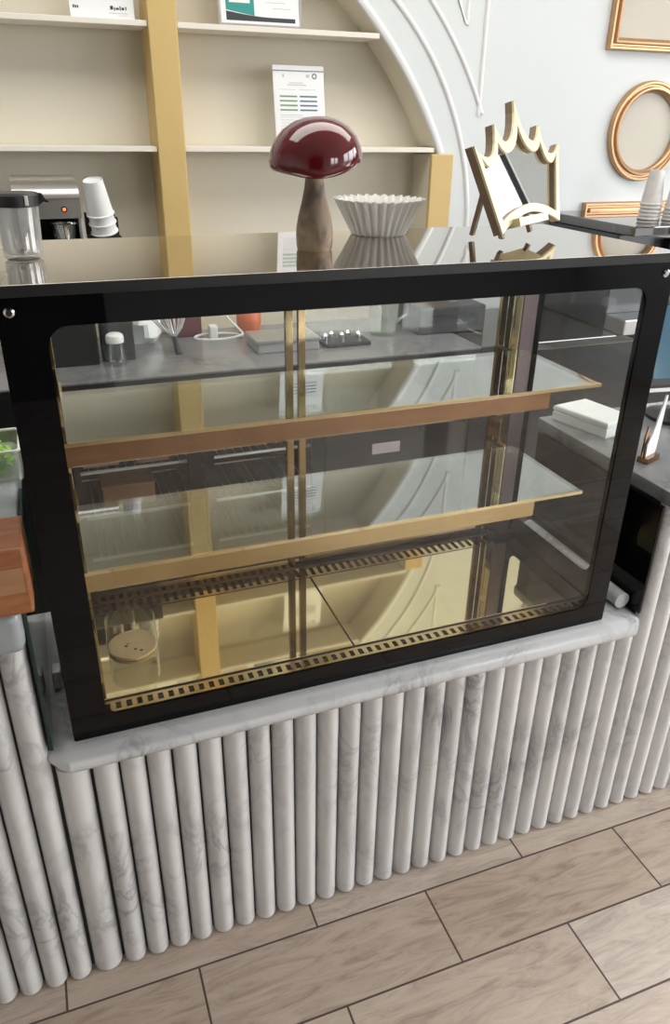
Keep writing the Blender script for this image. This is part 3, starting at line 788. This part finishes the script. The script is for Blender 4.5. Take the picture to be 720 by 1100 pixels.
# cup holder and inverted paper cups
ch = thing('cup_holder', 'black cup holder tower carrying the leaning white paper cups', 'cup holder', (.185, 2.23, BCZ))
bm = B(); box(bm, .140, .228, 2.19, 2.28, BCZ, 1.218, .004); obj('tower', bm, 'black_plastic', ch)
bm = B(); box(bm, .140, .145, 2.262, 2.28, 1.2185, 1.275); box(bm, .220, .225, 2.262, 2.28, 1.2185, 1.262); box(bm, .145, .220, 2.274, 2.28, 1.2185, 1.268); obj('cradle', bm, 'black_plastic', ch)
def cup_mesh(name, h, r0, r1, m, par, inv=True):
    """inverted cup: rim at z=0, base up"""
    bm = B(); rim = .0028
    lathe(bm, [(r1+rim*.2, 0), (r1+rim, .0012), (r1+rim, .004), (r1, .0055), (r0, h), (r0-.0012, h), (r0-.002, h-.005), (.002, h-.005)], (0, 0, 0), 36, False, True)
    return obj(name, bm, m, par, True)
ax0 = Vector((.185, 2.226, 1.2195)); lean = Matrix.Rotation(math.radians(-8), 4, 'Y') @ Matrix.Rotation(math.radians(13), 4, 'X')
cdir = lean.to_3x3() @ Vector((0, 0, 1))
labs = ['lowest white paper cup of the leaning stack by the grinder', 'middle white paper cup of the leaning stack by the grinder', 'top upturned white paper cup of the leaning stack by the grinder']
c0 = None
for i in range(3):
    loc = ax0+Vector((0, .004, .009))+cdir*(.0235*i)
    if c0 is None:
        c0 = cup_mesh('paper_cup', .088, .0245, .033, 'cup', None); tag(c0, labs[0], 'cup', 'leaning paper cups by the grinder'); o = c0
    else:
        o = c0.copy(); link(o); o['label'] = labs[i]
    o.location = loc; o.rotation_euler = lean.to_euler()

# dark machine at right with the cup stacks
mc = thing('espresso_machine', 'dark glossy topped machine at right carrying two stacks of cups', 'machine', (2.2, 2.1, BCZ))
MX0, MX1, MY0, MY1, MZ = 1.76, 2.62, 2.02, 2.487, 1.223
bm = B(); box(bm, MX0, MX1, MY0+.08, MY1, BCZ, MZ-.03, .006); obj('body', bm, 'dark_steel', mc)
bm = B(); box(bm, MX0-.01, MX1+.01, MY0, MY1+.005, MZ-.029, MZ, .004); obj('top_tray', bm, 'tray_top', mc)
bm = B(); box(bm, MX0, MX1, MY0-.02, MY0+.079, BCZ, BCZ+.05, .004); obj('drip_tray', bm, 'steel', mc)
for x in (1.98, 2.32):
    bm = B(); cyl(bm, (x, MY0+.04, 1.04), (x, MY0+.04, 1.175), .035, n=24); gh = obj('group_head', bm, 'steel_bright', mc, True)
    bm = B(); cyl(bm, (x, MY0+.03, 1.03), (x, MY0-.12, 1.015), .014, .017, 16); obj('handle', bm, 'black_plastic', gh, True)
proto = None
for (cx, cy, nn, where) in ((1.945, 2.19, 5, 'left and taller stack'), (2.008, 2.145, 4, 'right and shorter stack')):
    for i in range(nn):
        pos = 'top cup' if i == nn-1 else ('bottom cup' if i == 0 else ('second', 'third', 'fourth')[i-1]+' cup from the bottom')
        lab = f'{pos} of the {where} on the dark machine'
        if proto is None:
            o = proto = cup_mesh('paper_cup', .105, .0225, .034, 'cup_grey', None); tag(o, lab, 'cup', 'cup stacks on the dark machine')
        else:
            o = proto.copy(); link(o); o['label'] = lab
        o.location = (cx, cy, MZ+.0005+.0115*i)

# clutter on the back counter, seen through the case
def simple(name, label, cat, bm, m, base, smooth=False): return tag(obj(name, bm, m, None, smooth, base), label, cat)
sk = thing('shaker', 'white capped clear shaker on the back counter in front of the cup tower', 'shaker', (.172, 2.16, BCZ))
bm = B(); lathe(bm, [(.026, 0), (.027, .01), (.022, .062), (.021, .062), (.025, .012)], (.172, 2.16, BCZ), 24); obj('shaker_body', bm, 'jar_glass', sk, True)
bm = B(); lathe(bm, [(.024, .0625), (.025, .072), (.023, .082), (.016, .087), (.003, .088)], (.172, 2.16, BCZ), 24); obj('cap', bm, 'white_plastic', sk, True)
wk = thing('whisk', 'wire balloon whisk standing on the back counter', 'whisk', (.34, 2.25, BCZ))
bm = B(); cyl(bm, (.352, 2.21, BCZ+.001), (.345, 2.23, BCZ+.05), .010, .007, 12); obj('handle', bm, 'black_plastic', wk, True)
bm = B()
for i in range(9):
    a = PI*i/9; dx, dy = math.cos(a), math.sin(a)
    tube(bm, [(.345+s*dx*r-(z-.05)*.25, 2.23+s*dy*r, BCZ+z) for s, r, z in ((1, .004, .048), (1, .03, .075), (1, .052, .11), (1, .048, .14), (1, .025, .16), (1, 0, .166), (-1, .025, .16), (-1, .048, .14), (-1, .052, .11), (-1, .03, .075), (-1, .004, .048))], .0022, 6)
obj('wire_loops', bm, 'wire', wk, True)
pb = thing('plastic_bag', 'crumpled pale bag on the back counter behind the whisk', 'bag', (.27, 2.40, BCZ))
bm = B()
lathe(bm, [(.045, 0), (.058, .02), (.055, .06), (.035, .09), (.012, .10)], (.275, 2.405, BCZ), 28, True, True, lambda a, z: 1+.12*math.sin(5*a+z*60)+.08*math.sin(3*a-z*90))
obj('bag', bm, 'napkin', pb, True, angle=25)
cbx = thing('white_cable', 'white cable loop with plug lying on the back counter', 'cable', (.5, 2.33, BCZ))
bm = B(); tube(bm, [(.50+.075*math.cos(a), 2.34+.05*math.sin(a), BCZ+.005+.012*(i/24)) for i, a in enumerate([2*PI*q/24 for q in range(25)])]+[(.545, 2.40, BCZ+.05), (.52, 2.46, BCZ+.10)], .0038, 8); obj('cord', bm, 'white_plastic', cbx, True)
bm = B(); box(bm, .475, .50, 2.35, 2.385, BCZ+.0005, BCZ+.04, .004); obj('plug', bm, 'white_plastic', cbx)
bm = B(); box(bm, .37, .46, 2.40, 2.475, BCZ, BCZ+.09, .004); simple('maroon_box', 'maroon box at the wall behind the whisk', 'box', bm, 'maroon', (.415, 2.43, BCZ))
bm = B(); lathe(bm, [(.035, 0), (.04, .03), (.04, .06), (.03, .075), (.004, .078)], (.62, 2.43, BCZ), 24); simple('orange_tub', 'small orange tub at the wall on the back counter', 'tub', bm, 'orange', (.62, 2.43, BCZ), True)
tr = thing('grey_tray', 'grey lidded tray on the back counter left of the door bars', 'tray', (.63, 2.2, BCZ))
bm = B(); box(bm, .57, .76, 2.14, 2.27, BCZ, BCZ+.028, .004); obj('tray_base', bm, 'grey_plastic', tr)
bm = B(); box(bm, .566, .764, 2.136, 2.274, BCZ+.0285, BCZ+.038, .003); obj('tray_lid', bm, 'steel', tr)
dk = thing('drip_mat', 'dark bar mat with chrome bits right of the door bars', 'mat', (.82, 2.2, BCZ))
bm = B(); box(bm, .78, .93, 2.14, 2.30, BCZ, BCZ+.012, .003); obj('mat', bm, 'black_plastic', dk)
bm = B()
for i in range(5): lathe(bm, [(.009, 0), (.009, .012), (.004, .018)], (.80+.027*i, 2.2+.02*(i % 2), BCZ+.0125), 14)
obj('chrome_tips', bm, 'steel_bright', dk, True)
pj = thing('plastic_jug', 'translucent jug on the back counter seen through the case', 'jug', (1.02, 2.26, BCZ))
bm = B(); lathe(bm, [(.04, 0), (.043, .01), (.05, .13), (.052, .135), (.049, .13), (.041, .012)], (1.02, 2.26, BCZ), 28); obj('jug_body', bm, 'plastic', pj, True)
bm = B(); tube(bm, [(1.07, 2.26, BCZ+.12), (1.10, 2.26, BCZ+.115), (1.105, 2.26, BCZ+.06), (1.067, 2.26, BCZ+.035)], .006, 8); obj('handle', bm, 'plastic', pj, True)
kb = thing('black_box', 'black appliance box on the back counter under the crystal bowls', 'box', (1.2, 2.3, BCZ))
bm = B(); box(bm, 1.12, 1.36, 2.2, 2.44, BCZ, BCZ+.085, .005); obj('box_body', bm, 'black_plastic', kb)
bm = B(); box(bm, 1.16, 1.32, 2.196, 2.1995, BCZ+.03, BCZ+.06); obj('front_panel', bm, 'dark_steel', kb)
p0 = None
for i, (x, y, lab) in enumerate(((1.17, 2.28, 'left crystal bowl on the black box'), (1.28, 2.28, 'right crystal bowl on the black box'))):
    if p0 is None:
        bm = B(); lathe(bm, [(.018, 0), (.02, .006), (.038, .03), (.042, .05), (.039, .05), (.034, .031), (.015, .01)], (0, 0, 0), 24, True, True, lambda a, z: 1+.06*math.cos(8*a))
        p0 = o = obj('crystal_bowl', bm, 'jar_glass', None, True); tag(o, lab, 'bowl', 'crystal bowls on the black box')
    else: o = p0.copy(); link(o); o['label'] = lab
    o.location = (x, y, BCZ+.0855)

# ------------------------------------------------------------------ right worktop
WZ = .867
nk = thing('napkin_pack', 'pack of white folded napkins on the right grey worktop', 'napkins', (1.175, 1.38, WZ))
A_ = [(1.112, 1.452), (1.150, 1.300), (1.245, 1.318), (1.215, 1.470)]
bm = B()
def quad(z, s=1.0):
    cxq = sum(p[0] for p in A_)/4; cyq = sum(p[1] for p in A_)/4
    return [(cxq+(x-cxq)*s, cyq+(y-cyq)*s, z) for x, y in A_]
loops(bm, [quad(WZ, .97), quad(WZ+.004), quad(WZ+.020), quad(WZ+.024, .97)], True, True, True); obj('lower_stack', bm, 'napkin', nk)
bm = B(); loops(bm, [quad(WZ+.0245, .98), quad(WZ+.027, 1.01), quad(WZ+.034, 1.0), quad(WZ+.037, .95)], True, True, True); obj('upper_stack', bm, 'napkin', nk)
cs_ = thing('card_holder', 'small white card in a copper clip on the right worktop', 'card holder', (1.165, 1.165, WZ))
def CH(u, v, d): return (1.160+u*.93+d*.37, 1.172+u*.37-d*.93, WZ+v)
bm = B(); prism(bm, [(-.016, .002), (.020, .002), (.026, .02), (.030, .138), (.024, .140), (-.004, .06), (-.018, .04)], CH, -.002, .001); obj('card', bm, 'paper', cs_)
bm = B(); prism(bm, [(-.026, 0), (.026, 0), (.026, .012), (-.026, .012)], CH, -.012, .012); prism(bm, [(-.026, .012), (-.004, .012), (-.010, .055), (-.020, .08), (-.026, .06)], CH, -.006, -.0025); obj('copper_clip', bm, 'copper', cs_)
ps = thing('card_terminal', 'black point of sale screen on a stand at the right edge', 'terminal', (1.42, 1.36, WZ))
bm = B(); lathe(bm, [(.07, 0), (.07, .008), (.03, .014), (.014, .02), (.014, .10)], (1.41, 1.37, WZ), 28); obj('stand', bm, 'black_plastic', ps, True)
psf = doc_frame(1.285, WZ+.10, .26, .2, 1.345, math.radians(18), math.radians(-8))
bm = B(); prism(bm, rrect(0, .26, 0, .19, .01), psf, -.022, 0); obj('housing', bm, 'black_plastic', ps)
bm = B(); prism(bm, rrect(.012, .248, .014, .178, .004), psf, .0003, .0015); obj('screen', bm, 'screen', ps)
bm = B(); prism(bm, rrect(-.012, .272, -.016, -.008, .003), psf, -.03, .012); obj('front_lip', bm, 'white_plastic', ps)

# ------------------------------------------------------------------ left worktop
wb = thing('wood_block', 'reddish wooden block on the left marble worktop', 'block', (-.15, 1.03, WZ))
bm = B(); box(bm, -.30, -.074, 1.0, 1.105, WZ+.001, .975, .004); obj('block_body', bm, 'wood_block', wb)
bm = B(); box(bm, -.295, -.08, .9985, .9998, .905, .945); obj('dark_band', bm, 'brown_box', wb)
tb = thing('food_tub', 'open frosted tub of green leaves at the back of the left worktop', 'tub', (-.16, 1.42, WZ))
X0, X1, Y0, Y1 = -.235, -.084, 1.485, 1.61
bm = B(); ring_prism(bm, rrect(X0, X1, Y0, Y1, .012), rrect(X0+.003, X1-.003, Y0+.003, Y1-.003, .010), lambda u, v, d: (u, v, d), WZ+.0005, WZ+.060); box(bm, X0+.004, X1-.004, Y0+.004, Y1-.004, WZ+.001, WZ+.003); obj('tub_wall', bm, 'plastic', tb)
bm = B(); ring_prism(bm, rrect(X0-.004, X1+.004, Y0-.004, Y1+.004, .014), rrect(X0+.001, X1-.001, Y0+.001, Y1-.001, .011), lambda u, v, d: (u, v, d), WZ+.0605, WZ+.064); obj('tub_rim', bm, 'white_plastic', tb)
bm = B()
for i in range(130):
    px, py, pz = random.uniform(X0+.02, X1-.02), random.uniform(Y0+.02, Y1-.02), WZ+.006+random.random()*.045
    a = random.random()*6.28; s = .012
    mm = Matrix.Translation((px, py, pz)) @ Matrix.Rotation(a, 4, 'Z') @ Matrix.Rotation(random.uniform(-.8, .8), 4, 'X')
    vs = [bm.verts.new(mm @ Vector(q)) for q in ((-s, 0, 0), (-s*.4, -s*.6, .003), (s*.6, -s*.5, .001), (s, 0, .004), (s*.5, s*.6, .0), (-s*.4, s*.5, .003))]
    bm.faces.new(vs)
lv = obj('leaves', bm, 'leaf', tb); lv['kind'] = 'stuff'

# ------------------------------------------------------------------ view
sc.view_settings.view_transform = 'Standard'; sc.view_settings.look = 'None'
sc.view_settings.gamma = 1; sc.view_settings.use_curve_mapping = False
sc.view_settings.exposure = 0.17
cy = sc.cycles
cy.use_denoising = True; cy.max_bounces = 16; cy.glossy_bounces = 8; cy.transparent_max_bounces = 32; cy.diffuse_bounces = 5
cy.sample_clamp_indirect = 6; cy.blur_glossy = .3
